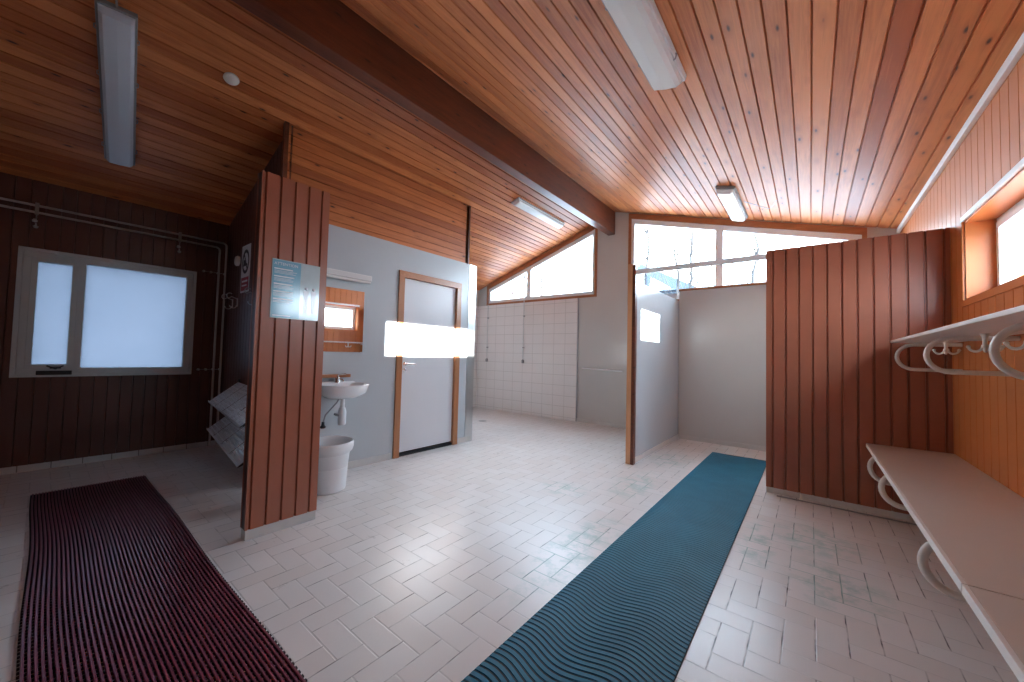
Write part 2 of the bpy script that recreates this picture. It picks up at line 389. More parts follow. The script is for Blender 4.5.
def cladding(mb, O, u, v, n, u0, u1, v0, v1, pitch, holes=(), t=.016, g=.005, phase=0.0):
    gd = min(2.0 * g, t - .002)
    """grooved boards on plane O + a*u + b*v facing n; v1 may be a function of a"""
    O, u, v, n = map(Vector, (O, u, v, n))
    V0 = v0 if callable(v0) else (lambda a: v0)
    V1 = v1 if callable(v1) else (lambda a: v1)
    k = math.floor((u0 - phase) / pitch)
    while phase + k * pitch < u1 - 1e-6:
        ea, eb = phase + k * pitch, phase + (k + 1) * pitch
        a, b = max(ea, u0), min(eb, u1)
        bid = random.random()
        cuts = sorted({a, b} | {h[i] for h in holes for i in (0, 1) if a < h[i] < b})
        for p, q in zip(cuts, cuts[1:]):
            if q - p < 1e-5: continue
            mid = (p + q) / 2
            spans = [(None, None)]
            for h in holes:
                if h[0] < mid < h[1]: spans = [(None, h[2]), (h[3], None)]
            for lo, hi in spans:
                sec = []
                if abs(p - ea) < 1e-6: sec += [(p, -gd), (p + g * .35, -gd), (p + g, 0)]
                else: sec += [(p, 0)]
                if abs(q - eb) < 1e-6: sec += [(q - g, 0), (q - g * .35, -gd), (q, -gd)]
                else: sec += [(q, 0)]
                sec = [(p, -t)] + sec + [(q, -t)]
                bot = [O + u * a_ + n * c_ + v * (V0(a_) if lo is None else lo) for a_, c_ in sec]
                top = [O + u * a_ + n * c_ + v * (V1(a_) if hi is None else hi) for a_, c_ in sec]
                m = len(sec)
                fs = [(i, (i + 1) % m, (i + 1) % m + m, i + m) for i in range(m)] + [list(range(m))[::-1], list(range(m, 2 * m))]
                if u.cross(v).dot(n) > 0: fs = [f[::-1] for f in map(list, fs)]
                mb.add(bot + top, fs, bid)
        k += 1
    return mb
def struct(name, mb, mat, **kw): return tag(mb.build(name, mat, **kw), kind='structure')

# ------------------------------------------------------------------ shell
struct('floor', MB().box(-6.3, 1.2, YR - .2, YF + .2, -.12, 0), M['floor'])
# ceiling: two slopes of boards running towards the far wall, with the roof above them
mb = MB()
cl = math.sqrt(1 + .341 ** 2); cr2 = math.sqrt(1 + .278 ** 2)
uL = Vector((1, 0, .341)) / cl; uR = Vector((1, 0, -.278)) / cr2
cladding(mb, (XRI, 0, ZR), uL, (0, 1, 0), Vector((.341, 0, -1)) / cl, -3.6 * cl, 0, YR - .1, YF + .1, .097, t=.02, g=.0065)
cladding(mb, (XRI, 0, ZR), uR, (0, 1, 0), Vector((-.278, 0, -1)) / cr2, 0, 3.95 * cr2, YR - .1, YF + .1, .107, t=.02, g=.0065, phase=.03)
struct('ceiling', mb, M['pine'])
mb = MB()
mb.prism([(-6.4, YR - .1, zl(-6.4) + .02), (XRI, YR - .1, ZR + .02), (XRI, YR - .1, ZR + .25), (-6.4, YR - .1, zl(-6.4) + .25)], (0, YF - YR + .3, 0))
mb.prism([(XRI, YR - .1, ZR + .02), (1.3, YR - .1, zr(1.3) + .02), (1.3, YR - .1, zr(1.3) + .25), (XRI, YR - .1, ZR + .25)], (0, YF - YR + .3, 0))
struct('roof', mb, M['whitedull'])

# left wall (frosted window) with boards in the shaded red-brown
WL = (-.15, 1.075, .905, 2.06)      # y0, y1, z0, z1 of the opening
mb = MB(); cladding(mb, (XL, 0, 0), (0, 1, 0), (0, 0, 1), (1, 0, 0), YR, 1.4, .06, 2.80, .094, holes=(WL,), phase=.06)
struct('wall_left', mb, M['redbrown_shaded'])
mb = MB()
for a, b, c, d in ((YR - .2, WL[0], 0, 2.9), (WL[1], 3.9, 0, 2.9), (WL[0], WL[1], 0, WL[2]), (WL[0], WL[1], WL[3], 2.9)):
    mb.box(XL - .22, XL - .016, a, b, c, d)
mb.box(XLs - .2, XLs, 3.7, YF + .2, 0, 2.9)
struct('wall_left_core', mb, M['greywarm'])
struct('baseboard_left', MB().box(XL - .016, XL + .004, YR, 1.4, 0, .06), M['skirt'])
struct('wall_shower', MB().box(XLs - .01, XLs + .008, 3.86, YF, 0, 2.28), M['tile_y'])

# wall with the hooks, full height, and the end of the little inner room
ZB = 2.43; YE = 3.75
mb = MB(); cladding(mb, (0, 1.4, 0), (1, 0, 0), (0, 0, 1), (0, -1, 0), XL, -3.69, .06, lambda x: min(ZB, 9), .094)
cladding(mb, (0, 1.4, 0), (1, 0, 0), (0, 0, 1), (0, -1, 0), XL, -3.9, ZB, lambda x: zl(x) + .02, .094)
struct('wall_hooks', mb, M['redbrown_shaded'])
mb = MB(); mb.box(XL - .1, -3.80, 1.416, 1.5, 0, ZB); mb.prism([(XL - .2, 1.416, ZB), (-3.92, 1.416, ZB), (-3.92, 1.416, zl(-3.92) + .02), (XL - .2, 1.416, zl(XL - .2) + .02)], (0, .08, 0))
struct('wall_hooks_core', mb, M['redbrown_shaded'])
struct('baseboard_hooks', MB().box(XL, -3.69, 1.385, 1.405, 0, .06), M['whitedull'])
D0, D1, DZ = 2.575, 3.395, 2.06    # door leaf
mb = MB(); mb.box(-3.79, -3.675, 1.4, D0 - .03, 0, ZB); mb.box(-3.79, -3.675, D1 + .03, YE, 0, ZB); mb.box(-3.79, -3.675, D0 - .03, D1 + .03, DZ + .03, ZB)
mb.box(-3.95, -3.79, 1.5, YE, ZB - .05, ZB)
struct('wall_washroom', mb, M['greywall'])
struct('wall_washroom_end', MB().box(XLs, -3.68, YE - .08, YE, 0, ZB), M['greywarm'])
struct('baseboard_washroom', MB().box(-3.675, -3.668, 1.4, D0 - .1, 0, .07).box(-3.675, -3.668, D1 + .1, YE - .02, 0, .07), M['whitedull'])
mb = MB(); cladding(mb, (-3.9, 0, 0), (0, 0, 1), (0, 1, 0), (1, 0, 0), ZB - .02, zl(-3.9) + .02, 1.376, YE + .04, .088)
struct('wall_loft', mb, M['pine_h'])
struct('trim_1', MB().box(-3.93, -3.885, 1.338, 1.376, ZB - .02, zl(-3.9) + .01), M['beam'])
struct('trim_2', MB().box(-3.93, -3.885, YE + .04, YE + .07, ZB - .02, zl(-3.9) + .01), M['beam'])
struct('wall_loft_end', MB().prism([(-6.1, YE, ZB), (-3.9, YE, ZB), (-3.9, YE, zl(-3.9) + .02), (-6.1, YE, zl(-6.1) + .02)], (0, .04, 0)), M['pine_h'])

# right wall with two low windows
WB = (2.19, 3.87, 1.64, 2.18); WC = (4.30, 5.16, 1.64, 2.18)
mb = MB(); cladding(mb, (XR, 0, 0), (0, 1, 0), (0, 0, 1), (-1, 0, 0), YR, YF, 0, 2.86, .118, holes=(WB, WC), phase=.05, g=.004)
struct('wall_right', mb, M['tan'])
mb = MB()
ys = [YR - .2, WB[0], WB[1], WC[0], WC[1], YF + .2]
for i in (0, 2, 4): mb.box(XR + .016, XR + .26, ys[i], ys[i + 1], 0, 2.9)
for h in (WB, WC):
    mb.box(XR + .016, XR + .26, h[0], h[1], 0, h[2]); mb.box(XR + .016, XR + .26, h[0], h[1], h[3], 2.9)
struct('wall_right_core', mb, M['tan'])
struct('trim_3', MB().box(XR - .028, XR, YR, YF, zr(XR) - .05, zr(XR) + .004, bev=.004), M['whitepaint'])
struct('baseboard_right', MB().box(XR - .012, XR, YR, YF, 0, .07), M['whitedull'])

# far wall under the gable, two sloping clerestory windows
H1 = [(-5.66, 2.30), (-3.06, 2.30), (-3.06, zl(-3.06) - .075), (-5.66, zl(-5.66) - .075)]
H2 = [(-2.40, 2.13), (.50, 2.13), (.50, zr(.50) - .075), (-2.40, zr(-2.40) - .075)]
mb = MB()
def xz(*pts): return [(x, YF, z) for x, z in pts]
up = .06
mb.prism(xz((-6.2, 0), (-5.66, 0), (-5.66, zl(-5.66) + up), (-6.2, zl(-6.2) + up)), (0, .2, 0))
mb.prism(xz((-5.66, 0), (-3.06, 0), (-3.06, 2.3), (-5.66, 2.3)), (0, .2, 0))
mb.prism(xz(H1[3], H1[2], (-3.06, zl(-3.06) + up), (-5.66, zl(-5.66) + up)), (0, .2, 0))
mb.prism(xz((-3.06, 0), (-2.40, 0), (-2.40, zr(-2.4) + up), (XRI, ZR + up), (-3.06, zl(-3.06) + up)), (0, .2, 0))
mb.prism(xz((-2.40, 0), (.5, 0), (.5, 2.13), (-2.40, 2.13)), (0, .2, 0))
mb.prism(xz(H2[3], H2[2], (.5, zr(.5) + up), (-2.40, zr(-2.4) + up)), (0, .2, 0))
mb.prism(xz((.5, 0), (1.1, 0), (1.1, zr(1.1) + up), (.5, zr(.5) + up)), (0, .2, 0))
struct('wall_far', mb, M['greywarm'])
struct('wall_far_tiles', MB().box(XLs, -3.39, YF - .018, YF, 0, 2.285), M['tile'])
struct('trim_4', MB().box(-3.39, -3.375, YF - .022, YF, 0, 2.285), M['steeldark'])
struct('baseboard_far', MB().box(-3.375, -1.6, YF - .012, YF, 0, .06), M['whitedull'])
# rear wall behind the camera
struct('wall_rear', MB().box(-6.1, 1.1, YR - .2, YR, 0, 4.0), M['whitedull'])

# ------------------------------------------------------------------ ridge beam and ceiling fittings
b = MB().box(-2.815, -2.69, YR, YF, 3.36, ZR + .02, bev=.004).build('ceiling_beam', M['beam'], loc=(-2.75, 2.1, 3.36))
tag(b, 'long dark varnished wooden ridge beam running under the pine ceiling', 'beam')

def slope_frame(x, y, slope, drop=0.0):
    """matrix whose local x runs up the slope, y across, z away from the room"""
    z = zc(x) - drop
    u = Vector((1, 0, slope)).normalized(); v = Vector((0, 1, 0)); n = u.cross(v)
    m = Matrix((u, v, n)).transposed().to_4x4(); m.translation = Vector((x, y, z)); return m

def lamp(name, label, m, length, width, h, along, base, cover, clips, taper=.75, frame=True):
    """long ceiling lamp; along = 0 lies along local x, 1 along local y"""
    t = empty(name, m.translation, label, 'lamp')
    L, W = length / 2, width / 2
    bx = MB().box(-L, L, -W, W, -h * .42, -.001, bev=.006)
    dm = MB()
    if taper is not None:
        Wd = W - .012; Ld = L - .015; pts = []
        prof = [(-Wd, -h * .42), (-Wd * .96, -h * .75), (-Wd * taper, -h * .95), (0, -h), (Wd * taper, -h * .95), (Wd * .96, -h * .75), (Wd, -h * .42)]
        k = len(prof); vs = []
        for xx, sc, dz in ((-Ld, 1, 0.0), (-Ld + .02, 1, 1.0), (Ld - .02, 1, 1.0), (Ld, 1, 0.0)):
            for yy, zz in prof: vs.append((xx, yy, -h * .42 + (zz + h * .42) * (dz if dz else .35)))
        fs = [(i * k + j, i * k + j + 1, (i + 1) * k + j + 1, (i + 1) * k + j) for i in range(3) for j in range(k - 1)] + [list(range(k))[::-1], list(range(3 * k, 4 * k))]
        dm.add(vs, fs)
    rot = Matrix.Rotation(PI / 2, 4, 'Z') if along else Matrix.Identity(4)
    mm_ = m @ rot
    o = bx.xform(mm_).build('housing', base, t)
    d = dm.xform(mm_).build('lamp_cover', cover, t, recalc=True)
    if clips:
        for i in range(clips):
            xx = -L + (i + .5) * length / clips
            for s in (-1, 1):
                MB().tube([(xx, s * (W - .004), -h * .6), (xx, s * (W + .008), -h * .5), (xx, s * (W + .009), -h * .25), (xx, s * W, -h * .15)], .005, seg=6).xform(mm_).build('clip', M['steeldark'], t)
    return t, mm_
# lamp over the left room
m = slope_frame(-4.34, .292, .341)
m = m @ Matrix.Rotation(math.radians(173.8), 4, 'Z')
t, mm_ = lamp('ceiling_lamp', 'long grey-framed strip lamp on the dark left ceiling slope', m, 1.58, .20, .10, 0, M['lampgrey'], M['diffuser'], 4)
MB().tube([(-.80, 0, -.03), (-.86, 0, -.03), (-.9, .0, -.01)], .006, seg=6).xform(mm_).build('cable_gland', M['lampgrey'], t)
m = slope_frame(-3.44, 4.95, .341)
lamp('ceiling_lamp', 'slim white lamp on the left ceiling slope above the shower corner', m, 1.32, .15, .07, 1, M['lampwhite'], M['diffwarm'], 0)
m = slope_frame(-.79, 1.95, -.278)
lamp('ceiling_lamp', 'big near white strip lamp on the right ceiling slope', m, 1.6, .235, .10, 1, M['lampwhite'], M['diffwarm'], 3)
m = slope_frame(-.77, 5.44, -.278)
lamp('ceiling_lamp', 'far short white lamp with cable stub above the sloping window', m, 1.15, .21, .09, 1, M['lampgrey'], M['diffwarm'], 3)
c = MB().tube([(-.64, 5.38, zr(-.64) - .012), (-.52, 5.48, zr(-.52) - .02), (-.40, 5.56, zr(-.4) - .03), (-.34, 5.42, zr(-.34) - .02), (-.31, 5.3, zr(-.31) - .008)], .004, seg=6).build('loose_cable', M['steeldark'], loc=(-.64, 5.38, zr(-.64)))
tag(c, 'thin grey loose cable hanging from the ceiling beside the far lamp', 'cable')
m = slope_frame(-3.72, .87, .341)
o = MB().lathe((0, 0, 0), [(.052, -.001), (.055, -.012), (.05, -.022), (.03, -.026), (0, -.027)], 28).xform(m).build('ceiling_disc', M['enamel'], loc=m.translation, recalc=True)
tag(o, 'small round cream cover plate on the left ceiling slope', 'cover plate')

# ------------------------------------------------------------------ windows
def pane_y(y, poly, name, mat, parent): return MB().prism([(x, y, z) for x, z in poly], (0, .008, 0)).build(name, mat, parent)
def frame_poly(y0, y1, poly, wd, name, mat, parent):
    """a mitred frame inside the polygon (convex, xz), between y0 and y1"""
    n = len(poly); P = [Vector((x, z)) for x, z in poly]; area = sum(P[i].x * P[(i + 1) % n].y - P[(i + 1) % n].x * P[i].y for i in range(n)); s = 1 if area > 0 else -1
    wds = wd if isinstance(wd, (list, tuple)) else [wd] * n
    lines = []
    for i in range(n):
        d = (P[(i + 1) % n] - P[i]).normalized(); nn = Vector((-d.y, d.x)) * s; lines.append((P[i] + nn * wds[i], d))
    I = []
    for i in range(n):
        (p, d), (q, e) = lines[i - 1], lines[i]; den = d.x * e.y - d.y * e.x
        tt = ((q - p).x * e.y - (q - p).y * e.x) / den; I.append(p + d * tt)
    for i in range(n):
        j = (i + 1) % n
        MB().prism([(P[i].x, y0, P[i].y), (P[j].x, y0, P[j].y), (I[j].x, y0, I[j].y), (I[i].x, y0, I[i].y)], (0, y1 - y0, 0)).build(name, mat if not isinstance(mat, list) else mat[i], parent)
    return [(v.x, v.y) for v in I]
def off(poly, d):
    cx = sum(p[0] for p in poly) / len(poly); return poly
def far_window(nm, H, mull, outer):
    w_ = empty(nm, (H[0][0], YF, H[0][1]), kind='structure')
    frame_poly(YF - .016, YF + .006, outer, [.045, .045, .085, .045], 'casing', M['trimwood_x'], w_)
    inn = frame_poly(YF + .008, YF + .09, H, [.10, .06, .10, .06], 'window_frame', M['winwhite'], w_)
    zt = lambda x: inn[3][1] + (inn[2][1] - inn[3][1]) * (x - inn[3][0]) / (inn[2][0] - inn[3][0])
    MB().prism([(mull - .05, YF + .012, inn[0][1] - .01), (mull + .05, YF + .012, inn[0][1] - .01), (mull + .05, YF + .012, zt(mull + .05) + .02), (mull - .05, YF + .012, zt(mull - .05) + .02)], (0, .07, 0)).build('mullion', M['winwhite'], w_)
    for a, b in ((inn[0][0], mull), (mull, inn[1][0])):
        MB().prism([(a, YF + .06, inn[0][1] - .02), (b, YF + .06, inn[0][1] - .02), (b, YF + .06, zt(b) + .02), (a, YF + .06, zt(a) + .02)], (0, .006, 0)).build('pane', M['glass'], w_)
    return w_
far_window('window_1', H1, -4.56, [(-5.70, 2.285), (-3.02, 2.285), (-3.02, zl(-3.02) - .012), (-5.70, zl(-5.70) - .012)])
far_window('window_2', H2, -1.06, [(-2.44, 2.09), (.54, 2.09), (.54, zr(.54) - .012), (-2.44, zr(-2.44) - .012)])
portal('portal_far_left', (-4.3, YF + .16, 2.75), (0, -1, 0), 2.7, 1.2); portal('portal_far_right', (-.95, YF + .16, 2.85), (0, -1, 0), 3.0, 1.5)

def win_x(nm, x, face, W, fw, mat, glass, mull=None, sash=None, depth=.06, portal_on=True):
    """window in an x = const wall; face = +1 looks towards +x"""
    y0, y1, z0, z1 = W
    w_ = empty(nm, (x, y0, z0), kind='structure')
    for a, b, c, d in ((y0, y1, z0, z0 + fw), (y0, y1, z1 - fw, z1), (y0, y0 + fw, z0 + fw, z1 - fw), (y1 - fw, y1, z0 + fw, z1 - fw)):
        MB().box(x - depth / 2, x + depth / 2, a, b, c, d, bev=.004).build('window_frame', mat, w_)
    cells = [(y0 + fw, y1 - fw)]
    if mull:
        MB().box(x - depth / 2, x + depth / 2, mull - fw / 2, mull + fw / 2, z0 + fw, z1 - fw, bev=.004).build('mullion', mat, w_)
        cells = [(y0 + fw, mull - fw / 2), (mull + fw / 2, y1 - fw)]
    for i, (a, b) in enumerate(cells):
        za, zb = z0 + fw, z1 - fw; aa, bb = a, b
        if sash and i in sash:
            s_ = empty('sash', (x, a, za)); s_.parent = w_; s_.location = Vector((x, a, za)) - Vector(w_.location)
            sw = .035
            for p, q, c, d in ((a - .006, b + .006, za - .006, za + sw), (a - .006, b + .006, zb - sw, zb + .006), (a - .006, a + sw, za + sw, zb - sw), (b - sw, b + .006, za + sw, zb - sw)):
                MB().box(x - depth / 2 + face * .012, x + depth / 2 + face * .012, p, q, c, d, bev=.004).build('sash_rail', mat, s_)
            MB().box(x - .003, x + .003, a + sw - .01, b - sw + .01, za + sw - .01, zb - sw + .01).build('pane', glass[i], s_)
        else:
            MB().box(x - .003, x + .003, a - .01, b + .01, za - .01, zb + .01).build('pane', glass[i], w_)
    return w_
wl = win_x('window_3', XL - .03, 1, WL, .055, M['winold'], [M['frost'], M['frost']], mull=.215, sash=[0], depth=.07)
y0, y1, z0, z1 = WL
for a, b, c, d in ((y0 - .02, y1 + .02, z1, z1 + .03), (y0 - .02, y1 + .02, z0 - .03, z0), (y0 - .03, y0, z0 - .03, z1 + .03), (y1, y1 + .03, z0 - .03, z1 + .03)):
    MB().box(XL - .02, XL + .022, a, b, c, d, bev=.003).build('window_casing', M['winold'], wl)
MB().box(XL + .004, XL + .03, -.03, .19, .895, .935, bev=.003).build('ventilation_grille', M['dark'], wl)
h = MB().box(XL + .015, XL + .045, .05, .12, .955, .975, bev=.003); h.tube([(XL + .04, .085, .965), (XL + .07, .085, .955), (XL + .075, .03, .985)], .007, seg=8); h.tube([(XL + .07, .085, .955), (XL + .07, .135, .985)], .006, seg=8)
h.build('window_handle', M['dark'], wl)
for nm, W in (('window_4', WB), ('window_5', WC)):
    ww = win_x(nm, XR + .17, -1, W, .05, M['winwhite'], [M['glass']] * 2, sash=[0], depth=.07)
    y0, y1, z0, z1 = W
    for a, b, c, d in ((y0, y1, z0 - .0, z0 + .012), (y0, y1, z1 - .012, z1), (y0, y0 + .012, z0, z1), (y1 - .012, y1, z0, z1)):
        MB().box(XR, XR + .135, a, b, c, d).build('window_reveal', M['tan'], ww)
    MB().box(XR - .014, XR, y0 - .02, y1 + .02, z1, z1 + .035, bev=.003).build('casing', M['whitepaint'], ww)
    MB().box(XR - .014, XR, y0 - .03, y1 + .03, z0 - .04, z0, bev=.003).build('casing', M['tan'], ww)
    for e in ((y0 - .03, y0), (y1, y1 + .03)): MB().box(XR - .014, XR, e[0], e[1], z0, z1, bev=.003).build('casing', M['tan'], ww)
portal('portal_right_far', (XR + .3, (WB[0] + WB[1]) / 2, 1.91), (-1, 0, 0), 1.7, .54); portal('portal_right_cubicle', (XR + .3, 4.73, 1.91), (-1, 0, 0), .86, .54)
# ------------------------------------------------------------------ door of the inner room
dr = empty('door_1', (-3.69, D0, 0), kind='structure')
MB().box(-3.735, -3.695, D0, D1, .045, DZ, bev=.003).build('door_leaf', M['door'], dr)
MB().box(-3.78, -3.68, D0 - .03, D1 + .03, 0, .03).build('gap_shade', M['dark'], dr)  # black strip drawn for the dark gap under the leaf
for a, b, c, d, mt in ((D0 - .075, D0, 0, DZ, 'trimwood_z'), (D1, D1 + .075, 0, DZ, 'trimwood_z')):
    MB().box(-3.79, -3.655, a, b, c, d, bev=.003).build('door_casing', M[mt], dr)
MB().box(-3.79, -3.655, D0 - .075, D1 + .075, DZ, DZ + .075, bev=.003).build('door_casing', M['trimwood_x'], dr)
hd = MB().lathe((-3.695, D0 + .06, 1.06), [(.024, 0), (.024, .008), (.012, .01), (.010, .045)], 20, 'x'); hd.tube([(-3.65, D0 + .06, 1.06), (-3.645, D0 + .075, 1.06), (-3.645, D0 + .17, 1.058)], .009, seg=10)
hd.build('door_handle', M['chrome'], dr)
MB().lathe((-3.695, D0 + .06, .99), [(.022, 0), (.022, .008), (.008, .010), (0, .01)], 20, 'x').build('lock_plate', M['chrome'], dr)
o = MB().box(-3.677, -3.669, YE - .13, YE, 0, ZB).box(-3.70, -3.669, YE, YE + .006, 0, ZB).build('corner_guard', M['steel'], loc=(-3.67, YE - .06, 0))
tag(o, 'tall brushed steel corner guard right of the white door', 'corner guard')

# ------------------------------------------------------------------ partitions
# short free-standing screen
sc = empty('partition_screen', (-2.785, 1.045, 0), 'short red-brown boarded screen wall with a blue poster on its face', 'partition')
mb = MB(); cladding(mb, (-2.745, 0, 0), (0, 1, 0), (0, 0, 1), (1, 0, 0), .83, 1.262, .065, 2.345, .0885, phase=.83 + .022, g=.008)
mb.build('boards', M['redbrown'], sc)
MB().box(-2.815, -2.761, .832, 1.26, .065, 2.343).build('core', M['redbrown_edge'], sc)
mb = MB(); cladding(mb, (-2.83, 0, 0), (0, 1, 0), (0, 0, 1), (-1, 0, 0), .83, 1.262, .065, 2.345, .0885); mb.build('boards', M['redbrown'], sc)
MB().box(-2.825, -2.75, .835, 1.258, 0, .065).build('skirting', M['whitedull'], sc)

# big changing panel by the bench
YP = 4.2
pn = empty('partition_panel', (.26, YP, 0), 'wide red-brown boarded partition panel at the end of the bench', 'partition')
mb = MB(); cladding(mb, (0, YP, 0), (1, 0, 0), (0, 0, 1), (0, -1, 0), -.325, XR - .002, .05, 2.235, .0965, phase=-.325 + .05, g=.009)
mb.build('boards', M['redbrown'], pn)
MB().box(-.325, XR - .002, YP + .016, YP + .05, .05, 2.235).build('core', M['redbrown_edge'], pn)
MB().box(-.323, XR - .014, YP + .002, YP + .048, 0, .05).build('skirting', M['whitedull'], pn)
o = MB().lathe((-.07, YP - .03, 0), [(.014, 0), (.014, .012), (.009, .014), (.009, .05), (0, .052)], 16).build('door_stop', M['enamel'], loc=(-.07, YP - .03, 0), recalc=True)
tag(o, 'tiny cream peg standing on the floor against the red-brown panel', 'peg')
o = MB().tube([(-.24, YP - .075, .006), (.72, YP - .075, .006)], .006, seg=8).build('floor_rail', M['steeldark'], loc=(.2, YP - .075, 0))
tag(o, 'thin dark rod on the floor along the foot of the big panel', 'rod')

# post, grey cubicle walls and rail between post and panel
o = MB().box(-1.645, -1.59, YP - .03, YP + .03, 0, 2.275, bev=.003).build('wooden_post', M['postwood'], loc=(-1.62, YP, 0))
tag(o, 'upright varnished wooden post at the front of the grey cubicle', 'post')
MBc = MB().box(-1.59, -1.555, YP - .03, YP + .03, 0, 2.262).build('post_edging', M['beam'], o)
cu = empty('side_screen', (-1.60, 5.2, 0), 'pale grey side wall of the cubicle behind the wooden post', 'partition')
MB().box(-1.62, -1.58, YP + .03, YF - .08, .06, 2.09).build('panel', M['greywall'], cu)
MB().box(-1.625, -1.57, YP + .03, YF - .14, 0, .06).build('skirting', M['whitedull'], cu)
MB().box(-1.60, -1.59, YP + .03, YF - .14, 2.09, 2.235).build('glass_strip', M['glass'], cu)
cb = empty('rear_screen', (-.6, YF - .1, 0), 'smooth grey back wall of the cubicle topped by a wooden strip', 'partition')
MB().box(-1.575, XR - .02, YF - .14, YF - .08, .06, 2.235).build('panel', M['greywarm'], cb)
MB().box(-1.56, XR - .02, YF - .155, YF - .14, 0, .06).build('skirting', M['whitedull'], cb)
MB().box(-1.575, XR - .02, YF - .16, YF - .07, 2.235, 2.265).build('top_strip', M['trimwood_x'], cb)
o = MB().box(-1.59, -.325, YP - .02, YP + .02, 2.155, 2.205, bev=.004).build('curtain_rail', M['whitepaint'], loc=(-.95, YP, 2.17))
tag(o, 'white horizontal bar from the wooden post to the big panel', 'rail')

# ------------------------------------------------------------------ poster
po = empty('poster', (-2.742, 1.06, 1.4), 'blue and pale laminated notice poster on the red-brown screen', 'poster')
MB().box(-2.7435, -2.7405, .908, 1.212, 1.402, 1.792).build('sheet', M['posterpale'], po)
MB().box(-2.7405, -2.7397, .913, 1.085, 1.407, 1.787).build('print_field', M['posterblue'], po)
def text(body, size, loc, rot, mat, parent, depth=.0004, name='lettering'):
    cu_ = bpy.data.curves.new(name, 'FONT'); cu_.body = body; cu_.size = size; cu_.extrude = depth; cu_.resolution_u = 3
    tmp = bpy.data.objects.new('tmp', cu_); C.objects.link(tmp)
    dg = bpy.context.evaluated_depsgraph_get(); me = bpy.data.meshes.new_from_object(tmp.evaluated_get(dg))
    C.objects.unlink(tmp); bpy.data.objects.remove(tmp)
    o_ = bpy.data.objects.new(name, me); C.objects.link(o_); me.materials.clear(); me.materials.append(mat)
    o_.parent = parent; o_.location = Vector(loc) - world_loc(parent); o_.rotation_euler = rot
    return o_
RX = (PI / 2, 0, PI / 2)
text('ATTENTION', .026, (-2.7391, .920, 1.754), RX, M['postertext'], po)
for bz, ln in ((1.725, 3), (1.675, 3), (1.625, 3), (1.575, 3), (1.525, 2)):
    mb = MB(); mb.box(-2.7397, -2.7391, .922, 1.05 - random.random() * .02, bz, bz + .008)
    for i in range(ln): mb.box(-2.7397, -2.7392, .922, 1.065 - random.random() * .05, bz - .010 - i * .008, bz - .0075 - i * .008)
    mb.build('text_block', M['postertext'], po)
mb = MB(); mb.box(-2.7397, -2.7391, .922, 1.03, 1.418, 1.422); mb.build('text_block', M['postertext'], po)
mb = MB()
for cyy in (1.125, 1.175):
    mb.lathe((-2.7405, cyy, 1.62), [(.011, 0), (.011, .0008), (0, .0008)], 16, 'x')
    mb.prism([(-2.7405, cyy - .018, 1.605), (-2.7405, cyy + .018, 1.605), (-2.7405, cyy + .012, 1.53), (-2.7405, cyy + .010, 1.45), (-2.7405, cyy - .010, 1.45), (-2.7405, cyy - .012, 1.53)], (.0008, 0, 0))
mb.build('pictogram', M['posterfig'], po)

# ------------------------------------------------------------------ washbasin corner
bs = empty('washbasin', (-3.675, 1.8, .76), 'white wall-hung washbasin with white bottle trap on the pale grey wall', 'washbasin')
cxs, cys = -3.47, 1.79
def bowl():
    mb = MB(); seg = 40
    def ring(sx_, sy_, z, fl=1.0):
        pts = []
        for k in range(seg):
            a = 2 * PI * k / seg; ca, sa = math.cos(a), math.sin(a)
            e = .62 if ca < 0 else .95
            x = cxs + sx_ * (abs(ca) ** e) * (1 if ca > 0 else -1); y = cys + sy_ * (abs(sa) ** .85) * (1 if sa > 0 else -1)
            pts.append((max(x, -3.672), y, z))
        return pts
    R = [ring(.06, .07, .745), ring(.12, .14, .755), ring(.185, .21, .80), ring(.20, .235, .865), ring(.205, .24, .875), ring(.195, .23, .882), ring(.17, .205, .878), ring(.155, .19, .85), ring(.12, .14, .80), ring(.04, .04, .785)]
    vs = [p for r in R for p in r]; n = len(R)
    fs = [(i * seg + k, i * seg + (k + 1) % seg, (i + 1) * seg + (k + 1) % seg, (i + 1) * seg + k) for i in range(n - 1) for k in range(seg)]
    mb.add(vs, fs, 0, True); mb.add(R[0], [list(range(seg))[::-1]]); mb.add(R[-1], [list(range(seg))])
    return mb
bowl().build('bowl', M['porcelain'], bs, recalc=True)
MB().box(-3.672, -3.60, cys - .20, cys + .20, .80, .895, bev=.02).build('ledge', M['porcelain'], bs)
MB().tube([(-3.46, cys, .75), (-3.46, cys, .66)], .018, seg=14).build('waste_pipe', M['plastic'], bs)
MB().lathe((-3.46, cys + .0, .50), [(.03, 0), (.036, .01), (.036, .12), (.03, .15), (.018, .17)], 24).build('bottle_trap', M['plastic'], bs, recalc=True)
MB().tube(arc((-3.50, cys - .0, .60), .05, 0, -PI * .8, 10, (0, -1, 0), (-1, 0, .2)), .012, seg=10).build('drain_bend', M['steeldark'], bs)
MB().tube([(-3.50, cys - .01, .75), (-3.53, cys - .02, .70), (-3.57, cys - .05, .645), (-3.61, cys - .085, .58), (-3.63, cys - .095, .50)], .007, seg=8).build('supply_hose', M['steeldark'], bs)
MB().lathe((-3.63, cys - .095, .455), [(.02, 0), (.028, .012), (.014, .03), (.012, .06)], 16).build('hose_valve', M['dark'], bs, recalc=True)
tp = empty('tap', (-3.62, cys + .01, .885), 'chrome mixer tap standing on the washbasin ledge', 'tap')
MB().lathe((-3.60, cys + .01, .885), [(.026, 0), (.026, .008), (.019, .012), (.019, .055), (.014, .062), (0, .064)], 20).build('tap_body', M['chrome'], tp, recalc=True)
MB().tube([(-3.60, cys + .01, .92), (-3.55, cys + .012, .925), (-3.50, cys + .015, .915), (-3.495, cys + .015, .90)], .010, seg=10).build('spout', M['chrome'], tp)
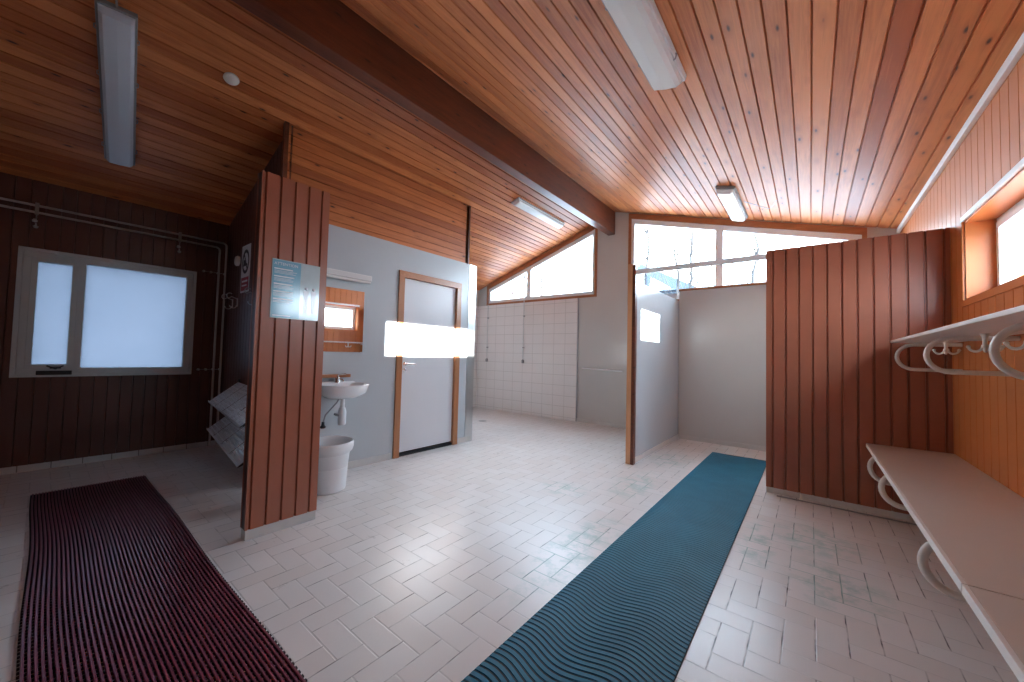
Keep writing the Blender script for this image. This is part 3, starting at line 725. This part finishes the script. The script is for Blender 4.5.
MB().tube([(-3.60, cys + .01, .945), (-3.59, cys + .02, .962), (-3.55, cys + .07, .972)], .007, seg=8).build('lever', M['chrome'], tp)
o = MB().box(-3.672, -3.60, 1.50, 1.935, .935, .965, bev=.003).build('wooden_shelf', M['trimwood_x'], loc=(-3.64, 1.75, .935))
tag(o, 'narrow wooden ledge shelf between mirror and washbasin', 'shelf')
mi = empty('mirror', (-3.67, 1.86, 1.18), 'rectangular wall mirror above the washbasin reflecting boards and window', 'mirror')
rm = Matrix.Translation((-3.660, 1.86, 0)) @ Matrix.Rotation(math.radians(-3.2), 4, 'Z') @ Matrix.Translation((3.660, -1.86, 0))
MB().box(-3.664, -3.660, 1.55, 2.075, 1.185, 1.815).xform(rm).build('mirror_glass', M['mirror'], mi)
MB().box(-3.668, -3.6645, 1.552, 2.073, 1.187, 1.813).xform(rm).build('backing', M['dark'], mi)
lp = empty('mirror_lamp', (-3.675, 1.85, 1.90), 'slim white tube lamp fixed above the mirror', 'lamp')
MB().box(-3.675, -3.62, 1.52, 2.14, 1.93, 1.99, bev=.008).build('housing', M['lampwhite'], lp)
MB().tube([(-3.625, 1.54, 1.915), (-3.625, 2.12, 1.915)], .014, seg=12).build('lamp_tube', M['diffwarm'], lp)
# bin
bn = empty('waste_bin', (-3.27, 1.58, 0), 'round white plastic waste bin on the floor below the washbasin', 'bin')
MB().lathe((-3.27, 1.58, 0), [(.0, .004), (.145, .004), (.15, 0), (.152, .01), (.168, .30), (.170, .31), (.195, .335), (.203, .36), (.205, .40), (.200, .415), (.192, .412), (.186, .39), (.176, .34), (.145, .02), (0, .018)], 48).build('body', M['plastic'], bn, recalc=True)

# ------------------------------------------------------------------ left room fittings
def hpipe(z, x, y_end, yv, label):
    p = [(x, YR + .02, z), (x, y_end - .04, z)] + [tuple(q) for q in arc((x, y_end - .04, z - .04), .04, PI / 2, 0, 6, (0, 1, 0), (0, 0, 1))] + [(x, y_end, .02)]
    o_ = MB().tube(p, .011, seg=10).build('heating_pipe', M['pipe'], loc=(x, 0, z)); return tag(o_, label, 'pipe')
hpipe(2.485, XL + .05, 1.372, 0, 'grey pipe along the left wall, the upper one, dropping at the corner')
hpipe(2.42, XL + .05, 1.305, 0, 'grey pipe along the left wall, the lower one, dropping beside the window')
def hanger(y, label):
    t = empty('pipe_hanger', (XL + .05, y, 2.35), label, 'pipe bracket', 'pipe hangers above the frosted window')
    MB().box(XL + .034, XL + .066, y - .012, y + .012, 2.40, 2.51, bev=.003).build('clamp', M['steeldark'], t)
    MB().tube([(XL + .05, y, 2.40), (XL + .05, y, 2.36)], .005, seg=6).build('rod', M['steeldark'], t)
    MB().lathe((XL + .05, y - .008, 2.325), [(0, 0), (.016, .005), (.018, .02), (.008, .034), (0, .036)], 12).build('valve', M['steel'], t, recalc=True)
    MB().lathe((XL + .05, y, 2.27), [(0, 0), (.012, .004), (.018, .02), (.006, .03), (.006, .05)], 12).build('valve_cap', M['steel'], t, recalc=True)
hanger(-.09, 'small metal pipe hanger under the pipes above the left end of the window')
hanger(.93, 'small metal pipe hanger under the pipes above the right end of the window')
for z, lb in ((2.11, 'small metal pipe clip row beside the top of the frosted window'), (.93, 'small metal pipe clip row beside the foot of the frosted window')):
    t = empty('pipe_clip', (XL + .03, 1.28, z), lb, 'pipe bracket')
    MB().tube([(XL + .03, 1.16, z), (XL + .03, 1.385, z)], .004, seg=6).build('rod', M['steeldark'], t)
    for yy in (1.165, 1.235, 1.305, 1.372):
        MB().lathe((XL, yy, z), [(.012, .001), (.014, .012), (.014, .034), (.008, .042), (0, .043)], 12, 'x').build('clip', M['steel'], t, recalc=True)
# shoe rack: two slanted tiers of perforated sheet on dark uprights, turned a little from the wall
YW = 1.4
rk = empty('shoe_rack', (-4.2, 1.24, 0), 'two-tier slanted perforated metal shoe rack in the dark corner behind the screen', 'shoe rack')
RK = Matrix.Translation((-4.97, 1.375, 0)) @ Matrix.Rotation(math.radians(-6.5), 4, 'Z')
RL, RN = 1.72, 4
wd = (RL - .03 * (RN - 1)) / RN
for zf in (.33, .62):
    O = Vector((0, -.005, zf + .20)); d = Vector((0, -.25, -.20)); L = d.length; dn = d.normalized(); nrm = Vector((0, .20, -.25)).normalized()
    tr = empty('tier', (-4.2, 1.24, zf)); tr.parent = rk; tr.location = (0, 0, zf)
    for i in range(RN):
        xa = i * (wd + .03); mb = MB(); rows, cols = 9, 13
        for a_ in range(rows + 1):
            s0 = (L - .014) * a_ / rows; p0 = O + dn * s0; p1 = O + dn * (s0 + .011)
            mb.prism([(xa, p0.y, p0.z), (xa + wd, p0.y, p0.z), (xa + wd, p1.y, p1.z), (xa, p1.y, p1.z)], nrm * .003)
        for b_ in range(cols + 1):
            xx = xa + (wd - .016) * b_ / cols; p1 = O + dn * L
            mb.prism([(xx, O.y, O.z), (xx + .011, O.y, O.z), (xx + .011, p1.y, p1.z), (xx, p1.y, p1.z)], nrm * .0028)
        p1 = O + dn * L
        mb.box(xa, xa + wd, p1.y - .003, p1.y, p1.z - .002, p1.z + .016)
        mb.xform(RK).build('shelf_sheet', M['rack'], tr)
    for xx in [-.012] + [i * (wd + .03) - .015 for i in range(1, RN)] + [RL + .012]:
        p1 = O + d
        MB().prism([(xx - .012, O.y, O.z - .006), (xx - .012, p1.y, p1.z - .006), (xx - .012, O.y, O.z - .09)], (.024, 0, 0)).xform(RK).build('bracket', M['dark'], tr)
for xx in (-.012, RL * .5, RL + .012):
    MB().box(xx - .012, xx + .012, -.004, .014, 0, .85).xform(RK).build('upright', M['dark'], rk)

# no-shoes sign
sg = empty('wall_sign', (-5.0, YW - .004, 1.84), 'white sign with black prohibition symbol and red panel below', 'sign')
MB().box(-5.15, -4.87, YW - .006, YW - .001, 1.83, 2.37).build('plate', M['white'], sg)
def ring_mesh(c, r0, r1, y, dy, n=36):
    mb = MB(); vs = []
    for k in range(n):
        a = 2 * PI * k / n
        for r, yy in ((r0, y), (r1, y), (r1, y - dy), (r0, y - dy)): vs.append((c[0] + r * math.cos(a), yy, c[1] + r * 1.2 * math.sin(a)))
    fs = []
    for k in range(n):
        q = (k + 1) % n
        for j in range(4): fs.append((k * 4 + j, k * 4 + (j + 1) % 4, q * 4 + (j + 1) % 4, q * 4 + j))
    return mb.add(vs, fs)
mb = ring_mesh((-5.01, 2.18), .085, .115, YW - .006, .001)
mb.prism([(-5.01 - .07, YW - .006, 2.18 + .09), (-5.01 - .05, YW - .006, 2.18 + .10), (-5.01 + .07, YW - .006, 2.18 - .09), (-5.01 + .05, YW - .006, 2.18 - .10)], (0, -.0014, 0))
mb.build('prohibition_ring', M['black'], sg, recalc=True)
mb = MB().prism([(-5.08, YW - .006, 2.13), (-5.075, YW - .006, 2.20), (-5.045, YW - .006, 2.205), (-5.01, YW - .006, 2.17), (-4.955, YW - .006, 2.15), (-4.945, YW - .006, 2.13)], (0, -.0011, 0)); mb.build('shoe_pictogram', M['black'], sg, recalc=True)
MB().box(-5.13, -4.89, YW - .0075, YW - .006, 1.85, 2.00).build('red_panel', M['red'], sg)
MB().box(-5.10, -4.92, YW - .0085, YW - .0075, 1.945, 1.965).box(-5.10, -4.94, YW - .0085, YW - .0075, 1.90, 1.915).build('text_line', M['white'], sg)
o = MB().lathe((-5.27, YW, 2.22), [(.055, -.001), (.06, -.02), (.05, -.035), (.0, -.04)], 24, 'y').build('alarm_disc', M['enamel'], loc=(-5.27, YW, 2.22), recalc=True)
tag(o, 'round off-white disc on the dark wall left of the sign', 'alarm')
# wire coat hooks below the sign
def wire_hook(x, label):
    t = empty('coat_hook', (x, YW - .01, 1.72), label, 'coat hook', 'wire coat hooks on the dark wall')
    MB().box(x - .012, x + .012, YW - .008, YW - .001, 1.68, 1.78, bev=.002).build('hook_plate', M['steel'], t)
    MB().tube([(x, YW - .008, 1.77), (x, YW - .06, 1.79)] + [tuple(p) for p in arc((x, YW - .08, 1.80), .03, -PI * .4, PI * .75, 8, (0, -1, 0), (0, 0, 1))], .005, seg=8).build('upper_prong', M['steel'], t)
    MB().tube([(x, YW - .008, 1.69)] + [tuple(p) for p in arc((x, YW - .045, 1.69), .032, PI, 2 * PI, 8, (0, -1, 0), (0, 0, 1))][::1], .005, seg=8).build('lower_prong', M['steel'], t)
    return t
wire_hook(-5.42, 'double wire coat hook on the dark wall, the one nearest the corner pipes')
wire_hook(-5.24, 'double wire coat hook on the dark wall, second from the corner pipes')
wire_hook(-4.62, 'double wire coat hook on the dark wall, nearest the poster screen')

# ------------------------------------------------------------------ showers
def shower(x, ztop, label, head):
    t = empty('shower_pipe', (x, YF - .05, 1.05), label, 'shower')
    MB().tube([(x, YF - .05, 1.06), (x, YF - .05, ztop)], .008, seg=10).build('riser', M['steel'], t)
    if head:
        MB().tube([(x, YF - .05, ztop), (x - .03, YF - .1, ztop + .03), (x - .10, YF - .2, ztop + .02), (x - .13, YF - .24, ztop - .02)], .008, seg=10).build('arm', M['steel'], t)
        MB().lathe((x - .14, YF - .25, ztop - .08), [(.05, 0), (.05, .012), (.018, .045), (.012, .07)], 20).build('shower_head', M['steel'], t, recalc=True)
    MB().lathe((x, YF - .05, 1.03), [(.022, 0), (.028, .01), (.028, .06), (.015, .075), (0, .078)], 16).build('valve', M['steeldark'], t, recalc=True)
    for z in (1.35, 2.0): MB().box(x - .012, x + .012, YF - .06, YF - .018, z - .01, z + .01).build('clip', M['steeldark'], t)
shower(-5.62, 2.30, 'left thin steel shower pipe on the white tiles, near the corner', False)
shower(-4.62, 2.52, 'right thin steel shower pipe with head in front of the window', True)
o = MB().lathe((-4.6, 4.97, 0), [(0, .002), (.07, .003), (.075, .001)], 28).build('floor_drain', M['steeldark'], loc=(-4.6, 4.97, 0), recalc=True)
tag(o, 'small round metal drain in the pale shower floor', 'drain')
o = MB().tube([(-3.27, YF - .045, .985), (-2.50, YF - .045, .965)], .014, seg=12)
gr = empty('grab_rail', (-2.9, YF - .045, .97), 'white horizontal rail on the grey wall between tiles and post', 'rail')
o.build('bar', M['whitepaint'], gr)
for xx, zz in ((-3.22, .984), (-2.55, .966)): MB().tube([(xx, YF - .045, zz), (xx, YF, zz)], .009, seg=10).build('bracket', M['whitepaint'], gr)

# ------------------------------------------------------------------ bench and hook shelf
def uloop(x0, x1, z0, z1, y, r, tilt=0):
    h = (z1 - z0) / 2; c = (x0 + h, y, (z0 + z1) / 2)
    return [(x1, y, z1)] + [tuple(p) for p in arc(c, h, PI / 2, 3 * PI / 2, 14, (1, 0, 0), (0, 0, 1))] + [(x1, y, z0)]
bench_br = None
XB0 = .345
def bench(y0, y1, ys, label):
    t = empty('bench', ((XB0 + XR) / 2, (y0 + y1) / 2, .33), label, 'bench')
    MB().box(XB0 + .012, XR - .004, y0, y1, .532, .56, bev=.003).build('seat_board', M['laminate'], t)
    MB().box(XB0, XB0 + .012, y0, y1, .530, .5605, bev=.002).build('edge_strip', M['laminate_edge'], t)
    for y in ys: MB().tube(uloop(XB0 + .005, XR - .002, .31, .516, y, .016), .016, seg=12).build('bracket', M['enamel'], t)
    return t
bench(1.722, 4.165, (3.98, 3.38, 2.25), 'far section of the pale wall bench reaching the red-brown panel')
bench(-1.2, 1.716, (1.2, .3, -.6), 'near section of the pale wall bench, cut off at the lower right of the photo')
sh = empty('coat_shelf', (.68, 1.5, 1.16), 'white wall shelf with tube brackets above the bench', 'shelf')
MB().box(.485, XR - .004, -1.2, 4.13, 1.365, 1.383, bev=.003).build('shelf_board', M['laminate_edge'], sh)
for y in (3.96, 3.05, 2.07, 1.1, .1): MB().tube(uloop(.50, XR - .002, 1.165, 1.345, y, .0125), .0125, seg=12).build('bracket', M['enamel'], sh)
def shelf_hook(x, y, label):
    t = empty('coat_hook', (x, y, 1.30), label, 'coat hook', 'white coat hooks under the shelf')
    MB().lathe((x, y, 1.298), [(.008, 0), (.009, .035), (.014, .058), (.02, .066)], 12).build('stem', M['enamel'], t, recalc=True)
    for a in (.3, .3 + 2 * PI / 3, .3 + 4 * PI / 3):
        u = Vector((math.cos(a), math.sin(a), 0))
        p = [Vector((x, y, 1.302))] + arc(Vector((x, y, 1.302)) + u * .035, .027, PI, 2 * PI - .15, 8, u, (0, 0, 1))
        mb = MB().tube(p, [.008] * 2 + [.0065] * (len(p) - 2), seg=8); e = p[-1]
        mb.lathe(e, [(0, -.008), (.008, -.004), (.009, .002), (.006, .008), (0, .01)], 10); mb.build('prong', M['enamel'], t)
    return t
for i, (y, lb) in enumerate(((3.62, 'white three-pronged hook under the shelf, nearest the red-brown panel'), (3.05 - .12, 'white three-pronged hook under the shelf, second from the panel'), (2.45, 'white three-pronged hook under the shelf, the one farthest from the red-brown panel'))):
    shelf_hook(.68, y, lb)

# ------------------------------------------------------------------ mats
mt = empty('floor_mat', (-3.1, .325, 0), 'ridged dark red and black rubber mat on the left floor', 'mat')
mx0, mx1, my0, my1 = -4.78, -1.35, .0, .64
mb = MB(); npitch = 40; pt = (my1 - my0) / npitch
for k in range(npitch):
    y = my0 + (k + .5) * pt; hw = pt * .30; n = 24; vs = []
    for i in range(n + 1):
        x = mx0 + (mx1 - mx0) * i / n; wy = y + .006 * math.sin(x * 3.1) * 1.0
        for dy, z in ((-hw, .003), (-hw, .010), (-hw * .6, .013), (hw * .6, .013), (hw, .010), (hw, .003)): vs.append((x, wy + dy, z))
    fs = [(i * 6 + j, (i + 1) * 6 + j, (i + 1) * 6 + j + 1, i * 6 + j + 1) for i in range(n) for j in range(5)] + [list(range(6)), list(range(n * 6, n * 6 + 6))[::-1]]
    mb.add(vs, fs, random.random())
mb.build('ridges', M['matred'], mt, recalc=True)
mb = MB(); k = 0; x = mx0 + .01
while x < mx1:
    mb.box(x, x + .012, my0 - .004 + .006 * math.sin(x * 3.1), my1 + .004 + .006 * math.sin(x * 3.1), .0005, .0065); x += .028
mb.build('cross_bars', M['matbase'], mt)
mt = empty('floor_mat', (-.7, 3.0, 0), 'long teal rubber mat with wavy ridges running to the cubicle', 'mat')
bx0, bx1, by0, by1 = -1.0, -.40, .55, 5.47
MB().box(bx0, bx1, by0, by1, .0008, .005).build('base', M['matbluebase'], mt)
mb = MB(); pt = .028; nrow = int((by1 - by0) / pt)
for k in range(nrow):
    yc = by0 + (k + .5) * pt; n = 28; vs = []; hw = pt * .39
    for i in range(n + 1):
        s_ = i / n; x = bx0 + .002 + (bx1 - bx0 - .004) * s_
        y = yc + .022 * math.sin(2 * PI * (s_ * 1.6 + .12)) * 1.0 + .0
        y = min(max(y, by0), by1)
        for dy, z in ((-hw, .0045), (-hw * .8, .008), (hw * .8, .008), (hw, .0045)): vs.append((x, y + dy, z))
    fs = [(i * 4 + j, (i + 1) * 4 + j, (i + 1) * 4 + j + 1, i * 4 + j + 1) for i in range(n) for j in range(3)] + [(0, 1, 2, 3), (n * 4 + 3, n * 4 + 2, n * 4 + 1, n * 4)]
    mb.add(vs, fs, random.random())
mb.build('ridges', M['matblue'], mt, recalc=True)

# ------------------------------------------------------------------ outside
o = MB().box(-150, 150, -120, 220, -.8, -.5).build('ground', M['snow']); o['kind'] = 'structure'
def house(x0, x1, y0, y1, zw, zrf, label):
    t = empty('house', ((x0 + x1) / 2, (y0 + y1) / 2, -.5), label, 'building')
    MB().box(x0, x1, y0, y1, -.5, zw).build('wall', M['house'], t)
    ym = (y0 + y1) / 2
    MB().prism([(x0 - .4, y0 - .4, zw), (x0 - .4, y1 + .4, zw), (x0 - .4, ym, zrf)], (x1 - x0 + .8, 0, 0)).build('roof', M['houseroof'], t, recalc=True)
def house_g(x0, x1, y0, y1, zw, zrf, label):
    t = empty('house', ((x0 + x1) / 2, (y0 + y1) / 2, -.5), label, 'building')
    MB().box(x0, x1, y0, y1, -.5, zw).build('wall', M['house'], t)
    xm = (x0 + x1) / 2
    MB().prism([(x0 - .4, y0 - .3, zw), (x1 + .4, y0 - .3, zw), (xm, y0 - .3, zrf)], (0, y1 - y0 + .6, 0)).build('roof', M['houseroof'], t, recalc=True)
house(-6.2, 6, 30, 38, 6.4, 7.4, 'long low pale house behind the right sloping window')
house_g(-15.0, -7.0, 31, 40, 6.6, 9.0, 'pale gabled house seen at the left edge of the right sloping window')
def tree(x, y, h, seed, label):
    rnd = random.Random(seed)
    mb = MB()
    p = []; cx, cyy = x, y
    n = 8
    for i in range(n + 1): p.append((cx + rnd.uniform(-.08, .08) * i ** .5, cyy, -.5 + (h + .5) * i / n))
    mb.tube(p, [.17 * (1 - .75 * i / n) for i in range(n + 1)], seg=7)
    t = empty('bare_tree', (x, y, -.5), label, 'tree', 'bare trees behind the sloping windows')
    mb.build('trunk', M['bark'], t)
    br = MB()
    for i in range(16):
        f = rnd.uniform(.3, .95); a = rnd.uniform(0, 2 * PI); L = (1.1 - f) * h * .35
        b0 = Vector((x, y, -.5 + (h + .5) * f)); q = [b0 + Vector((math.cos(a) * L * s * .5, math.sin(a) * L * s * .5, L * s * (1.0 + .3 * s))) for s in (0, .33, .66, 1)]
        br.tube(q, [.05, .035, .025, .012], seg=5)
    br.build('branches', M['bark'], t)
for i, (x, y, h, lb) in enumerate(((-11.2, 25, 12, 'bare tree at the left edge of the right sloping window'), (-9.3, 27, 12, 'second bare tree from the left in the right sloping window'), (-7.6, 28.5, 12, 'third bare tree from the left in the right sloping window'),
        (-6.3, 27, 11, 'fourth bare tree from the left in the right sloping window'), (-4.4, 27, 11, 'bare tree just left of the mullion of the right window'), (-2.7, 27.5, 11, 'bare tree just right of the mullion of the right window'),
        (-22.5, 30, 11, 'left bare tree seen through the left sloping window'), (-20.5, 30, 12, 'right bare tree seen through the left sloping window'))):
    tree(x, y, h, i + 3, lb)
